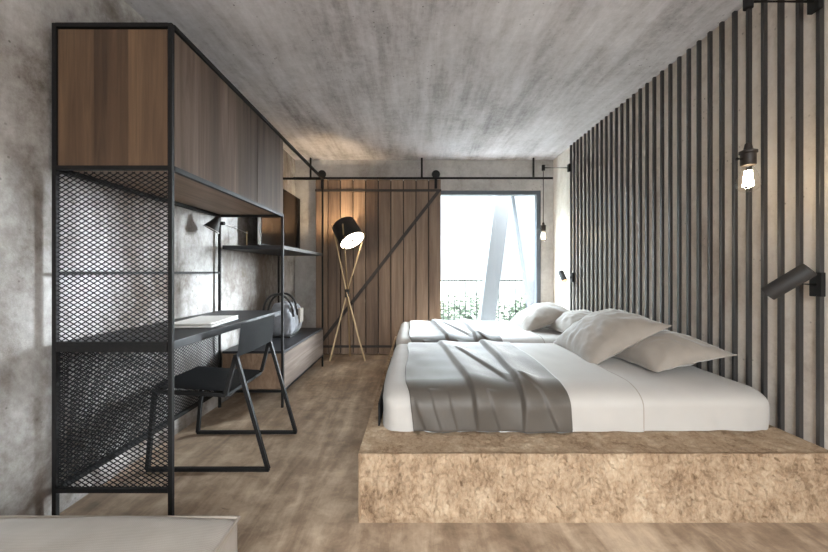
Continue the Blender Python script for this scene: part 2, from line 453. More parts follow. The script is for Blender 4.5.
# desk, shelf, bench
obj('desk_top', box(NB(), UX0 + 0.014, UX1 - 0.006, UY0 + 0.014, UYM - 0.014, 0.752, 0.790, 0.002), M['desk'], un)
obj('desk_edge', box(NB(), UX0 + 0.013, UX1 - 0.013, UY0 - 0.012, UY0 + 0.012, 0.748, 0.792, 0.002), M['steel'], un)
obj('shelf', box(NB(), UX0 + 0.014, UX1 + 0.002, UYM + 0.014, UY1 - 0.014, 1.286, 1.318, 0.002), M['desk'], un)
bn = obj('bench_box', box(NB(), UX0 + 0.014, UX1 - 0.012, UYM + 0.014, UY1 - 0.014, 0.143, 0.432), M['wood_under'], un)
obj('bench_front', box(NB(), UX1 - 0.010, UX1 + 0.010, UYM + 0.0145, UY1 - 0.0145, 0.143, 0.432, 0.0015), M['wood_bench'], un)
obj('bench_top', box(NB(), UX0 + 0.012, UX1 + 0.004, UYM + 0.014, UY1 - 0.014, 0.433, 0.454, 0.002), M['desk'], un)

def mesh_panel(u0, u1, z0, z1, place, px=0.0352, pz=0.0212, w=0.0042, th=0.0025):
    b = NB()
    sl = pz / px
    W, H = u1 - u0, z1 - z0
    for sg in (1, -1):
        c = -sl * W if sg > 0 else 0.0
        c = math.floor(c / pz) * pz
        while c < H + sl * W:
            # z = sg*sl*u + c, u in [0,W], z in [0,H]
            ua, ub = 0.0, W
            zlo, zhi = sorted(((0 - c) / (sg * sl), (H - c) / (sg * sl)))
            ua, ub = max(ua, zlo), min(ub, zhi)
            if ub - ua > 0.004:
                bar(b, place(u0 + ua, z0 + sg * sl * ua + c, 0.0007 * sg), place(u0 + ub, z0 + sg * sl * ub + c, 0.0007 * sg), w, th, up=place(0, 0, 1, True))
            c += pz
    return b
def pl_front(u, z, o, vec=False):
    return Vector((0, 1, 0)) if vec else Vector((u, UY0 + o, z))
def pl_side(u, z, o, vec=False):
    return Vector((1, 0, 0)) if vec else Vector((UX0 + o, u, z))
obj('mesh_panel', mesh_panel(UX0 + h, UX1 - h, ZB + 0.012, ZU - 0.026, pl_front), M['steel_dark'], un)
obj('mesh_panel', mesh_panel(UY0 + h, UYM - h, ZB + 0.012, 0.752, pl_side), M['steel_dark'], un)

# ------------------------------------------------------------------ laptop
lp = thing('laptop', (-1.26, 2.17, 0.79), 'closed pale laptop lying on the dark desk top', 'laptop')
def rot_box(bm, c, sx, sy, z0, z1, a, bev):
    b2 = box(bm, -sx / 2, sx / 2, -sy / 2, sy / 2, z0, z1, bev)
    bmesh.ops.rotate(b2, verts=b2.verts, cent=(0, 0, 0), matrix=Matrix.Rotation(a, 3, 'Z'))
    bmesh.ops.translate(b2, verts=b2.verts, vec=(c[0], c[1], 0))
    return b2
obj('base', rot_box(NB(), (-1.258, 2.165), 0.235, 0.37, 0.7915, 0.804, 0.09, 0.003), M['silver'], lp)
obj('hinge', rot_box(NB(), (-1.345, 2.172), 0.02, 0.30, 0.803, 0.809, 0.09, 0.001), M['steel'], lp)
obj('lid', rot_box(NB(), (-1.262, 2.172), 0.235, 0.37, 0.808, 0.8155, 0.09, 0.003), M['paper'], lp)

# ------------------------------------------------------------------ chair
ch = thing('desk_chair', (-1.2, 2.22, 0), 'black metal desk chair with sled legs pulled up to the desk', 'chair')
tk = 0.020
CY0, CY1 = 1.99, 2.45
for y in (CY0, CY1):
    b = NB()
    bar(b, (-1.482, y, tk / 2), (-0.806, y, tk / 2), tk, tk)
    bar(b, (-1.478, y, tk / 2), (-1.437, y, 0.452), tk, tk, up=(0, 1, 0))
    bar(b, (-0.812, y, tk / 2), (-0.992, y, 0.645), tk, tk, up=(0, 1, 0))
    bar(b, (-0.992, y, 0.632), (-1.045, y, 0.425), tk, tk, up=(0, 1, 0))
    bar(b, (-1.437, y, 0.441), (-1.045, y, 0.420), tk, tk, up=(0, 1, 0))
    obj('side_frame', b, M['steel'], ch)
b = NB()
sy0, sy1 = CY0 + 0.0125, CY1 - 0.0125
def seat_fn(u, v):
    x = -1.468 + 0.428 * u
    z = 0.462 - 0.026 * u - 0.008 * math.sin(PI * u) * math.sin(PI * v)
    return (x, sy0 + (sy1 - sy0) * v, z)
V = gridsurf(b, seat_fn, 12, 8)
bmesh.ops.solidify(b, geom=b.faces[:], thickness=0.014)
obj('seat', b, M['steel_dark'], ch, 40)
b = NB()
def back_fn(u, v):   # u along y, v up
    y = CY0 - 0.012 + (CY1 - CY0 + 0.024) * u
    return (-0.978 + 0.022 * v + 0.012 * math.sin(PI * u), y, 0.632 + 0.182 * v)
gridsurf(b, back_fn, 12, 5)
bmesh.ops.solidify(b, geom=b.faces[:], thickness=0.016)
obj('backrest', b, M['steel_dark'], ch, 40)
obj('crossbar', bar(NB(), (-1.437, CY0 + 0.012, 0.436), (-1.437, CY1 - 0.012, 0.436), 0.018), M['steel'], ch)
obj('crossbar', bar(NB(), (-1.05, CY0 + 0.012, 0.415), (-1.05, CY1 - 0.012, 0.415), 0.018), M['steel'], ch)

# ------------------------------------------------------------------ task lamp on the shelf
tl = thing('task_lamp', (-1.50, 3.24, 1.318), 'small dark shelf lamp reaching out over the desk on a thin arm', 'lamp')
bx_, by_ = -1.50, 3.21
obj('base', lathe(NB(), [(0.002, 0), (0.04, 0), (0.04, 0.008), (0.036, 0.013), (0.002, 0.013)], (bx_, by_, 1.318)), M['steel'], tl, 40)
obj('stem', tube(NB(), [(bx_, by_, 1.33), (bx_, by_, 1.462)], 0.007), M['brass'], tl, 40)
p_end = Vector((-1.47, 2.74, 1.470))
obj('arm', tube(NB(), [(bx_, by_ + 0.01, 1.447), (-1.485, 2.99, 1.462), p_end], 0.006), M['silver'], tl, 40)
b = NB()
hax = Vector((-0.42, -0.22, -0.86)).normalized()
lathe(b, [(0.014, -0.008), (0.022, 0.0), (0.026, 0.022), (0.058, 0.098), (0.055, 0.098), (0.024, 0.026), (0.004, 0.024)], p_end + Vector((-0.01, -0.03, 0.035)), hax, 28)
hd = obj('lamp_head', b, M['shade'], tl, 40)
obj('rim', lathe(NB(), [(0.056, 0.095), (0.060, 0.095), (0.060, 0.101), (0.056, 0.101), (0.056, 0.095)], p_end + Vector((-0.01, -0.03, 0.035)), hax, 28, cap=False), M['silver'], hd, 40)
obj('pivot', lathe(NB(), [(0.002, -0.02), (0.014, -0.02), (0.014, 0.02), (0.002, 0.02)], p_end, (1, 0, 0), 16), M['steel'], tl, 40)

# ------------------------------------------------------------------ television on the shelf
TX, TY0, TY1, TZ0, TZ1 = -1.45, 3.39, 4.545, 1.358, 2.02
tv = thing('television', (TX, 3.9, 1.318), 'glossy black flat television standing on the upper shelf', 'television')
obj('casing', box(NB(), TX - 0.035, TX, TY0, TY1, TZ0, TZ1, 0.004), M['steel_dark'], tv)
obj('screen', box(NB(), TX + 0.0005, TX + 0.002, TY0 + 0.008, TY1 - 0.008, TZ0 + 0.012, TZ1 - 0.008), M['screen'], tv)
obj('reflection_strip', box(NB(), TX - 0.030, TX - 0.004, TY0 - 0.004, TY0 - 0.0005, TZ0 + 0.002, TZ1 - 0.002), M['silver'], tv)  # silver strip stands in for a bright reflection at the near end
for yy, dy0, dy1 in ((3.50, -0.14, 0.25), (4.00, -0.05, 0.12)):
    b = NB()
    tube(b, [(TX - 0.018, yy, 1.362), (TX + 0.04, yy + dy1, 1.3245)], 0.006)
    tube(b, [(TX - 0.018, yy, 1.362), (TX - 0.02, yy + dy0, 1.3245)], 0.006)
    obj('foot', b, M['silver'], tv, 40)

# ------------------------------------------------------------------ bag on the bench
bgx, bgy, bgz = -1.335, 3.70, 0.454
bg = thing('handbag', (bgx, bgy, bgz), 'grey canvas handbag with dark hoop handles on the bench top', 'bag')
b = NB()
lo, hi = (bgx - 0.125, bgy - 0.19, bgz + 0.006), (bgx + 0.125, bgy + 0.19, bgz + 0.33)
box_grid(b, lo, hi, 0.022)
for v in b.verts:
    p, n = round_pt(v.co, lo, hi, (0.07, 0.09, 0.10), False)
    t_ = (p.z - bgz) / 0.33
    p.x = bgx + (p.x - bgx) * (1.04 - 0.30 * max(0, t_ - 0.35) - 0.04 * math.sin(t_ * 9))
    p.y = bgy + (p.y - bgy) * (1.0 - 0.12 * t_)
    w = noise.noise(Vector((p.x * 16, p.y * 14, p.z * 5))) * 0.024 + noise.noise(Vector((p.x * 40, p.y * 40, p.z * 12))) * 0.009
    p += n * w
    p.z = max(p.z, bgz + 0.004)
    v.co = p
obj('body', b, M['bag'], bg, 60)
b = NB(); box(b, bgx - 0.112, bgx + 0.112, bgy - 0.17, bgy + 0.17, bgz + 0.0005, bgz + 0.014, 0.004)
obj('base_trim', b, M['leather'], bg)
for sx in (-0.055, 0.055):
    pts = []
    for i in range(17):
        a = PI * i / 16
        pts.append((bgx - 0.03 + 0.150 * math.cos(a), bgy - 0.05 + sx * (1.0 + 0.5 * math.sin(a)), bgz + 0.20 + 0.225 * math.sin(a) ** 0.8))
    obj('handle', tube(NB(), pts, 0.011, 10), M['leather'], bg, 40)
b = NB(); box(b, bgx + 0.122, bgx + 0.150, bgy + 0.02, bgy + 0.13, bgz + 0.12, bgz + 0.27, 0.008)
obj('side_pocket', b, M['piping'], bg, 40)

# ------------------------------------------------------------------ tripod floor lamp
fl = thing('tripod_floor_lamp', (-0.86, 4.5, 0), 'black drum shade floor lamp on crossed brass tripod legs by the barn door', 'floor lamp')
ax = Vector((0.50, -0.36, -0.79)).normalized()
oc = Vector((-0.755, 4.36, 1.475))
bc = oc - ax * 0.265
kn = Vector((-0.857, 4.535, 0.835))
tops = [Vector((-1.035, 4.50, 1.70)), Vector((-0.842, 4.19, 1.66)), Vector((-0.625, 4.50, 1.585))]
feet = [Vector((-0.615, 4.44, 0)), Vector((-0.85, 4.70, 0)), Vector((-1.05, 4.44, 0))]
offs = [Vector((0.0, -0.016, 0)), Vector((0.012, 0.004, 0)), Vector((-0.006, 0.016, 0))]
for f_, t_, o_ in zip(feet, tops, offs):
    obj('leg', tube(NB(), [f_ + Vector((0, 0, 0.001)), kn + o_, t_], 0.0095, 10), M['brass'], fl, 40)
obj('knot', lathe(NB(), [(0.020, -0.055), (0.031, -0.045), (0.024, 0.0), (0.031, 0.045), (0.020, 0.055)], kn, (0, 0, 1), 16), M['leather'], fl, 50)
R = 0.160
sh = obj('lamp_shade', lathe(NB(), [(R * 0.92, 0), (R, 0.265), (R - 0.006, 0.265), (R * 0.92 - 0.006, 0.0), (R * 0.92, 0)], bc, ax, 40, cap=False), M['shade'], fl, 40)
obj('lining', lathe(NB(), [(R * 0.92 - 0.008, 0.004), (R - 0.009, 0.255)], bc, ax, 40, cap=False), M['shade_in'], sh, 40)
obj('diffuser', lathe(NB(), [(0.002, 0.251), (R - 0.010, 0.251), (R - 0.010, 0.255), (0.002, 0.255)], bc, ax, 40), M['lamp_on'], fl, 40)
obj('diffuser_knob', lathe(NB(), [(0.002, 0.256), (0.022, 0.256), (0.018, 0.267), (0.002, 0.268)], bc, ax, 16), M['steel'], fl, 40)
obj('pivot_rod', tube(NB(), [tops[0], bc + ax * 0.13 - Vector((0.135, 0, 0.02))], 0.006), M['brass'], fl, 40)
obj('pivot_rod', tube(NB(), [tops[2], bc + ax * 0.13 + Vector((0.125, 0.0, 0.06))], 0.006), M['brass'], fl, 40)
obj('bulb', lathe(NB(), [(0.002, 0.09), (0.022, 0.10), (0.028, 0.125), (0.022, 0.155), (0.012, 0.18), (0.002, 0.185)], bc, ax, 16), glow('shade_bulb', (1.0, 0.76, 0.48, 1), 330.0), fl, 60)
obj('socket', lathe(NB(), [(0.002, 0.19), (0.014, 0.19), (0.014, 0.25), (0.002, 0.25)], bc, ax, 12), M['steel'], fl, 40)

# ------------------------------------------------------------------ bed platform
PX0, PX1, PY0, PY1, PZ = -0.248, 1.846, 1.579, 4.45, 0.305
b = NB()
def facet(q, sc):
    """chisel facets: every voronoi cell is a small tilted plane"""
    d, pts = noise.voronoi(q * sc)
    p0 = pts[0]
    tilt = noise.cell_vector(p0 * 7.31 + Vector((3.1, 1.7, 5.3)))
    return (q * sc - p0).dot(tilt - Vector((0.5, 0.5, 0.5))) * 1.3 + (noise.cell(p0 * 5.17) - 0.5) * 0.9
def stone_disp(p, n_, amp):
    q = Vector((p[0], p[1], p[2]))
    w = q + noise.noise_vector(q * 11.0) * 0.02
    a = facet(Vector((w.x, w.y, w.z * 0.7)), 19.0) * 0.36 + facet(Vector((w.x, w.y, w.z * 0.8)), 58.0) * 0.42
    c = noise.noise(q * 4.0) * 0.5 + noise.noise(q * 70.0) * 0.3
    return min(0.0, amp * (-0.55 + a + c * 0.6))
def face(fn, nu, nv, nrm, amp):
    N_ = Vector(nrm)
    def g(u, v):
        p = Vector(fn(u, v))
        e = min(1.0, min(u * nu, (1 - u) * nu, v * nv, (1 - v) * nv) / 1.5)
        return p + N_ * stone_disp(p, N_, amp) * e
    gridsurf(b, g, nu, nv)
face(lambda u, v: (PX0 + (PX1 - PX0) * u, PY0, PZ * v), 420, 62, (0, -1, 0), 0.020)
face(lambda u, v: (PX0 + (PX1 - PX0) * u, PY0 + 0.26 * v, PZ), 300, 40, (0, 0, 1), 0.007)
face(lambda u, v: (PX0 + (PX1 - PX0) * u, PY0 + 0.26 + (PY1 - PY0 - 0.26) * v, PZ), 60, 100, (0, 0, 1), 0.004)
face(lambda u, v: (PX0, PY0 + (PY1 - PY0) * u, PZ * v), 160, 18, (-1, 0, 0), 0.014)
face(lambda u, v: (PX1, PY0 + (PY1 - PY0) * u, PZ * v), 20, 4, (1, 0, 0), 0.0)
face(lambda u, v: (PX0 + (PX1 - PX0) * u, PY1, PZ * v), 60, 10, (0, 1, 0), 0.006)
bmesh.ops.remove_doubles(b, verts=b.verts, dist=2e-4)
pf = obj('bed_platform', b, M['stone'], None, 50, base=((PX0 + PX1) / 2, (PY0 + PY1) / 2, 0))
tag(pf, 'low rough beige stone platform under the two beds', 'bed platform')

# ------------------------------------------------------------------ beds
BX0, BX1, BZ0, BZ1 = -0.164, 1.818, 0.306, 0.500
BW = 1.255
RAD = (0.05, 0.14, 0.075)
def soft(p, n_, y0, big=1.0):
    u = (p.x - BX0) / (BX1 - BX0)
    v = (p.y - y0) / BW
    crown = 0.012 * max(0.0, math.sin(PI * min(max(u, 0), 1))) * max(0.0, math.sin(PI * min(max(v, 0), 1))) * max(0, n_.z)
    side = 1.0 - max(0.0, min(1.0, (p.z - BZ0) / (BZ1 - BZ0)))
    low = max(0, min(1, (p.z - BZ0) / 0.02))
    w = noise.noise(Vector((p.x * 3.1, p.y * 2.3, p.z * 2.0 + 4))) * 0.007
    w += noise.noise(Vector((p.x * 9.0 + p.z * 5, p.y * 6.0, p.z * 3))) * (0.003 + 0.012 * side)
    return n_ * (w * big) + Vector((0, 0, crown))
def bed_surface(y0, x0, x1, d, rx0=True, open_end=None):
    lo, hi = (x0, y0, BZ0), (x1, y0 + BW, BZ1)
    b_ = NB()
    box_grid(b_, lo, hi, (0.025, 0.025, 0.016), bottom=False)
    for v in b_.verts:
        L = (BX0, y0, BZ0); H = (BX1, y0 + BW, BZ1)
        p, n_ = round_pt(v.co, L, H, RAD, True, d)
        keep_z = v.co.z <= BZ0 + 1e-4
        if d and abs(v.co.x - x1) < 1e-6 and x1 < BX1 - 0.1:
            # the open end of the duvet: pull the end cap onto its own rim
            q = Vector((x1 - 1e-3, v.co.y, v.co.z))
            p, n_ = round_pt(q, L, H, RAD, True, d)
        p = p + soft(p, n_, y0)
        if keep_z: p.z = BZ0
        v.co = p
    if x1 < BX1 - 0.1:
        bad = [f for f in b_.faces if all(abs(v.co.x - x1) < 0.02 for v in f.verts) and abs(f.normal.x) > 0.9 and min((v.co.y - y0) for v in f.verts) > 0.01 and max((v.co.y - y0 - BW) for v in f.verts) < -0.01 and max(v.co.z for v in f.verts) < BZ1 - 0.01]
        bmesh.ops.delete(b_, geom=bad, context='FACES')
    return b_

def throw_surface(y0):
    """a strip lying over the bed: u runs along the bed length, v from the near hem over the top to the far hem"""
    b_ = NB()
    L = (BX0, y0, BZ0); H = (BX1, y0 + BW, BZ1)
    side = BZ1 - BZ0
    total = side + BW + 0.06
    xl, xr = -0.052, 0.768
    def fold(x, s, s0, s1, x0_, x1_, A, w, pw=1.0):
        k = (s - s0) / (s1 - s0)
        if k < -0.001 or k > 1.001: return 0
        k = min(1, max(0, k))
        xf = x0_ + (x1_ - x0_) * k ** pw
        t = (x - xf) / w
        e = min(1.0, 8 * k + 0.25) * min(1.0, 5 * (1 - k) + 0.35)
        return A * e * (math.exp(-(t / 0.14) ** 2) if t < 0 else math.exp(-(t / 1.3) ** 2))
    def fn(u, v):
        s = 0.004 + (total - 0.008) * v
        if s < side: q = Vector((0, y0, BZ0 + s))
        elif s < side + BW: q = Vector((0, y0 + s - side, BZ1))
        else: q = Vector((0, y0 + BW, BZ1 - (s - side - BW)))
        lower = max(0.0, 1 - s / 0.30)
        a = xl + 0.045 * lower + 0.006 * math.sin(s * 9)
        c = xr - 0.004 * math.sin(s * 7) + 0.012 * lower
        x = a + (c - a) * u
        q.x = x
        f = 0.0
        f += fold(x, s, 0, side + BW - 0.02, 0.325, 0.20, 0.028, 0.085, 0.8)
        f += fold(x, s, 0, side + BW - 0.02, 0.545, 0.545, 0.034, 0.075)
        f += fold(x, s, side + 0.12, side + 0.85, 0.50, 0.30, 0.018, 0.06)
        f += fold(x, s, 0, 0.36, 0.715, 0.56, 0.013, 0.05)
        f += fold(x, s, 0.0, 0.20, 0.43, 0.36, 0.010, 0.04)
        f += fold(x, s, 0.0, 0.22, 0.14, 0.07, 0.008, 0.035)
        f += fold(x, s, 0.0, 0.18, 0.22, 0.17, 0.008, 0.035)
        f += fold(x, s, 0.0, 0.16, 0.06, 0.0, 0.007, 0.03)
        f += noise.noise(Vector((x * 7, s * 3.0, 2.7))) * 0.003
        edge = min(1.0, min(u, 1 - u) * 18)
        p, n_ = round_pt(q, L, H, RAD, True, 0.0195)
        p = p + soft(p, n_, y0) + n_ * (f * (0.3 + 0.7 * edge) + 0.002)
        if p.z < BZ0 + 0.004: p.z = BZ0 + 0.004
        return p
    gridsurf(b_, fn, 150, 130)
    bmesh.ops.recalc_face_normals(b_, faces=b_.faces)
    return b_

beds = []
for k, y0 in enumerate((1.803, 3.125)):
    base = (0.8, y0 + BW / 2, BZ0)
    if k == 0:
        bed = thing('bed', base, 'white single bed nearest the camera on the stone platform', 'bed', 'white beds on the stone platform')
        mt = obj('mattress', bed_surface(y0, BX0 + 0.02, BX1, 0.0), M['sheet'], bed, 60)
        dv = obj('duvet', bed_surface(y0, BX0, 1.135, 0.013), M['sheet'], bed, 60)
        L_, H_ = (BX0, y0, BZ0), (BX1, y0 + BW, BZ1)
        pts = []
        for i in range(90):
            s_ = 0.004 + (0.19 + BW - 0.02) * i / 89
            q = Vector((1.135, y0, BZ0 + s_)) if s_ < BZ1 - BZ0 else Vector((1.135, y0 + s_ - (BZ1 - BZ0), BZ1))
            p, n_ = round_pt(q, L_, H_, RAD, True, 0.012)
            pts.append(p + soft(p, n_, y0))
        fb = obj('dark_foot_strip', box(NB(), BX0 - 0.026, BX0 - 0.017, y0 + 0.05, y0 + BW - 0.20, BZ0 + 0.001, 0.425, 0.002), M['steel_dark'], bed)  # thin dark strip along the foot of the mattress
        hm = obj('hem', tube(NB(), pts, 0.0032, 8), M['pillow'], dv, 60)
        tw = obj('throw_blanket', throw_surface(y0), M['throw'], None, 60, base=base)
        md = tw.modifiers.new('thickness', 'SOLIDIFY'); md.thickness = 0.006; md.offset = 0.0
        tag(tw, 'taupe throw draped across the foot half of the near bed', 'throw', 'taupe throws over the beds')
        first = (bed, mt, dv, tw, fb)
    else:
        c = first[0].copy(); COL.objects.link(c); c.location = base
        for chd in (first[1], first[2], first[4]):
            d = chd.copy(); COL.objects.link(d); d.parent = c
            for gch in chd.children:
                g2 = gch.copy(); COL.objects.link(g2); g2.parent = d
        c['label'] = 'white single bed further back beside the window'
        t2 = first[3].copy(); COL.objects.link(t2); t2.location = base
        t2['label'] = 'taupe throw draped across the foot half of the far bed'

# ------------------------------------------------------------------ pillows
def pillow_mesh(w, l, t, seed):
    """returns (cushion bmesh, rim points), lying flat and centred on the origin"""
    b_ = NB()
    def pt(u, v, sg):
        cu, cv = u, v
        x = w / 2 * cu * (1 - 0.085 * (1 - cv * cv) * abs(cu) ** 2)
        y = l / 2 * cv * (1 - 0.085 * (1 - cu * cu) * abs(cv) ** 2)
        k = max(0.0, (1 - abs(cu) ** 2.2)) ** 0.62 * max(0.0, (1 - abs(cv) ** 2.2)) ** 0.62
        rr = max(abs(cu), abs(cv))
        wr = noise.noise(Vector((x * 11 + seed, y * 11, sg * 3.0 + seed))) * 0.010 + noise.noise(Vector((x * 30, y * 30 + seed, sg))) * 0.005
        ang = math.atan2(cv, cu)
        wr += 0.016 * math.sin(ang * 13 + seed + 2 * noise.noise(Vector((x * 5, y * 5, seed)))) * (max(0, rr - 0.35) ** 1) * (1 - rr ** 4)
        z = (0.72 * t * k if sg > 0 else -0.28 * t * k) + wr * min(1, k * 2.5) * sg
        return (x, y, z)
    N_ = 44
    for sg in (1, -1):
        gridsurf(b_, lambda a, c: pt(2 * a - 1, 2 * c - 1, sg), N_, N_)
    bmesh.ops.remove_doubles(b_, verts=b_.verts, dist=1e-5)
    rim = []
    for i in range(N_): rim.append(pt(-1 + 2 * i / N_, -1, 0))
    for i in range(N_): rim.append(pt(1, -1 + 2 * i / N_, 0))
    for i in range(N_): rim.append(pt(1 - 2 * i / N_, 1, 0))
    for i in range(N_): rim.append(pt(-1, 1 - 2 * i / N_, 0))
    return b_, rim
def make_pillow(loc, rot, w, l, t, seed, label):
    o_ = thing('pillow', (0, 0, 0), label, 'pillow', 'linen pillows on the beds')
    cb_, rim = pillow_mesh(w, l, t, seed)
    obj('cushion', cb_, M['pillow'], o_, 70)
    obj('piping', tube(NB(), rim, 0.0028, 6, closed=True), M['piping'], o_, 70)
    o_.location = loc
    o_.rotation_euler = rot
    return o_
R_ = math.radians
PIL = [
    ((1.362, 2.60, 0.640), (R_(2), R_(-29), R_(-3)), 0.57, 0.70, 0.205, 1.0, 'front pillow of the near bed leaning back on another pillow'),
    ((1.578, 2.35, 0.576), (R_(-1), R_(-10.5), R_(4)), 0.49, 0.62, 0.19, 4.3, 'back pillow of the near bed lying closest to the slatted wall'),
    ((1.345, 3.87, 0.602), (R_(2), R_(-21), R_(-3)), 0.56, 0.70, 0.20, 2.2, 'front pillow of the far bed in front of the window'),
    ((1.580, 3.50, 0.580), (R_(-1), R_(-11), R_(4)), 0.48, 0.62, 0.20, 6.1, 'back pillow of the far bed mostly hidden behind the near pillow'),
]
for a in PIL: make_pillow(*a)

# ------------------------------------------------------------------ pendants and reading lights on the right wall
def pendant(y, label):
    o_ = thing('pendant_lamp', (1.53, y, 1.48), label, 'pendant lamp', 'bulb pendants on wall rods')
    zr = 2.342
    obj('wall_mount', box(NB(), 1.825, 1.849, y - 0.025, y + 0.025, zr - 0.045, zr + 0.045, 0.003), M['steel'], o_)
    obj('rod', tube(NB(), [(1.83, y, zr), (1.53, y, zr)], 0.0065), M['steel'], o_, 40)
    obj('rod_end', lathe(NB(), [(0.004, -0.035), (0.019, -0.032), (0.019, 0.032), (0.004, 0.035)], (1.53, y, zr), (0, 0, 1), 20), M['steel'], o_, 40)
    obj('cord', tube(NB(), [(1.53, y, zr - 0.03), (1.53, y, 1.66)], 0.0045, 8), M['leather'], o_, 40)
    s_ = obj('socket', lathe(NB(), [(0.004, 0.085), (0.012, 0.085), (0.016, 0.066), (0.017, 0.058), (0.034, 0.050), (0.034, 0.040), (0.029, 0.036), (0.029, -0.012), (0.026, -0.016), (0.004, -0.016)], (1.53, y, 1.605), (0, 0, 1), 28), plain('aged_bronze', RGB(50, 43, 39), 0.45, 0.3), o_, 40)
    obj('switch', tube(NB(), [(1.503, y, 1.618), (1.478, y, 1.618)], [0.006, 0.008], 10), M['steel'], s_, 40)
    prof = [(0.019, 0.0), (0.021, -0.012), (0.030, -0.035), (0.041, -0.065), (0.045, -0.085), (0.042, -0.103), (0.030, -0.117), (0.014, -0.124), (0.003, -0.126)]
    obj('bulb', lathe(NB(), prof, (1.53, y, 1.592), (0, 0, 1), 32), M['bulb'], o_, 60)
    b_ = NB()
    for i in range(8):
        a = 2 * PI * i / 8
        c, s__ = math.cos(a), math.sin(a)
        tube(b_, [(1.53 + 0.012 * c, y + 0.012 * s__, 1.565), (1.53 + 0.019 * c, y + 0.019 * s__, 1.495)], 0.0022, 6)
    obj('filament', b_, M['filament'], o_, 60)
    return o_
pendant(1.653, 'glowing bulb pendant on a wall rod near the camera on the right')
pendant(1.653 + 30 * 0.088, 'small glowing bulb pendant beside the window at the far end')

def reading_light(y, c, axis, length, rad, lit, label):
    o_ = thing('reading_light', (1.849, y, c[2]), label, 'wall lamp', 'swivelling wall reading lights')
    zm = c[2] - 0.012
    obj('wall_mount', box(NB(), 1.828, 1.8485, y - 0.026, y + 0.026, zm - 0.055, zm + 0.055, 0.003), M['steel'], o_)
    C = Vector(c); A = Vector(axis).normalized()
    obj('arm', tube(NB(), [(1.83, y, zm), (C.x + 0.01, y, zm + 0.004), (C.x, y, C.z - rad * 0.6)], 0.006), M['steel'], o_, 40)
    hp = [(0.003, -length / 2), (rad * 0.88, -length / 2), (rad, -length / 2 + 0.006), (rad, length / 2), (rad - 0.004, length / 2), (rad - 0.004, length / 2 - 0.012), (0.003, length / 2 - 0.012)]
    hd_ = obj('lamp_head', lathe(NB(), hp, C, A, 32), M['shade'], o_, 40)
    obj('lens', lathe(NB(), [(0.002, length / 2 - 0.0115), (rad - 0.006, length / 2 - 0.0115), (rad - 0.006, length / 2 - (0.004 if not lit else -0.012)), (0.002, length / 2 - (0.004 if not lit else -0.026))], C, A, 24), M['reading_on'] if lit else M['silver'], hd_, 40)
    return o_
reading_light(1.645, (1.705, 1.645, 1.055), (-0.46, 0.60, -0.65), 0.180, 0.035, False, 'black cylinder reading light tilted on the slatted wall near the camera')
reading_light(1.653 + 29 * 0.088, (1.725, 1.653 + 29 * 0.088, 1.05), (0.10, -0.62, -0.80), 0.135, 0.031, True, 'small lit reading light on the slatted wall beside the window')

# ------------------------------------------------------------------ ottoman in the foreground
ot = thing('ottoman', (-1.03, 0.72, 0), 'beige grey linen ottoman at the lower left front of the room', 'ottoman')
OX0, OX1, OY0, OY1, OZ1 = -1.56, -0.492, 0.36, 1.018, 0.412
b = NB()
lo, hi = (OX0, OY0, 0.03), (OX1, OY1, OZ1)
box_grid(b, lo, hi, 0.025)
for v in b.verts:
    p, n_ = round_pt(v.co, lo, hi, (0.02, 0.02, 0.02), False)
    u = (p.x - OX0) / (OX1 - OX0); w = (p.y - OY0) / (OY1 - OY0)
    p.z += 0.030 * max(0, math.sin(PI * u)) ** 0.6 * max(0, math.sin(PI * w)) ** 0.5 * max(0, n_.z)
    p += n_ * (noise.noise(Vector((p.x * 4, p.y * 4, p.z * 4))) * 0.006 + noise.noise(Vector((p.x * 14, p.y * 14, p.z * 9))) * 0.002)
    v.co = p
obj('upholstery', b, M['ottoman'], ot, 60)
def top_rim(i):
    n = 40
    P = []
    for k in range(n): P.append((OX0 + (OX1 - OX0) * k / n, OY0))
    for k in range(n): P.append((OX1, OY0 + (OY1 - OY0) * k / n))
    for k in range(n): P.append((OX1 - (OX1 - OX0) * k / n, OY1))
    for k in range(n): P.append((OX0, OY1 - (OY1 - OY0) * k / n))
    return P
cxo, cyo = (OX0 + OX1) / 2, (OY0 + OY1) / 2
rim = [(cxo + (x - cxo) * 0.994, cyo + (y - cyo) * 0.99, OZ1 - 0.004) for x, y in top_rim(0)]
obj('piping', tube(NB(), rim, 0.0048, 8, closed=True), M['otto_pipe'], ot, 60)
for x, y in ((OX0 + 0.06, OY0 + 0.06), (OX1 - 0.06, OY0 + 0.06), (OX0 + 0.06, OY1 - 0.06), (OX1 - 0.06, OY1 - 0.06)):
    obj('foot', lathe(NB(), [(0.004, 0.0), (0.022, 0.0), (0.026, 0.045), (0.004, 0.045)], (x, y, 0), (0, 0, 1), 16), M['steel'], ot, 40)

# ------------------------------------------------------------------ outside the window
struct('balcony_floor', box(NB(), -0.8, 2.6, YB + 0.26, 6.3, -0.25, -0.03), M['white'])
rl = thing('balcony_railing', (0.8, 6.1, -0.03), 'thin steel balcony railing outside the window', 'railing')
b = NB(); box(b, -0.7, 1.9, 6.09, 6.115, 0.945, 0.968); box(b, 1.876, 1.9, 5.2, 6.09, 0.945, 0.968)
obj('top_rail', b, M['rail'], rl)
b = NB(); box(b, -0.7, 1.9, 6.095, 6.11, 0.03, 0.045); box(b, 1.88, 1.895, 5.2, 6.09, 0.03, 0.045)
obj('bottom_rail', b, M['rail'], rl)
for i in range(28):
    x = -0.65 + 0.094 * i
    obj('baluster', bar(NB(), (x, 6.102, 0.045), (x, 6.102, 0.945), 0.015), M['rail'], rl)
for i in range(9):
    y = 5.24 + 0.094 * i
    obj('baluster', bar(NB(), (1.888, y, 0.045), (1.888, y, 0.945), 0.015), M['rail'], rl)
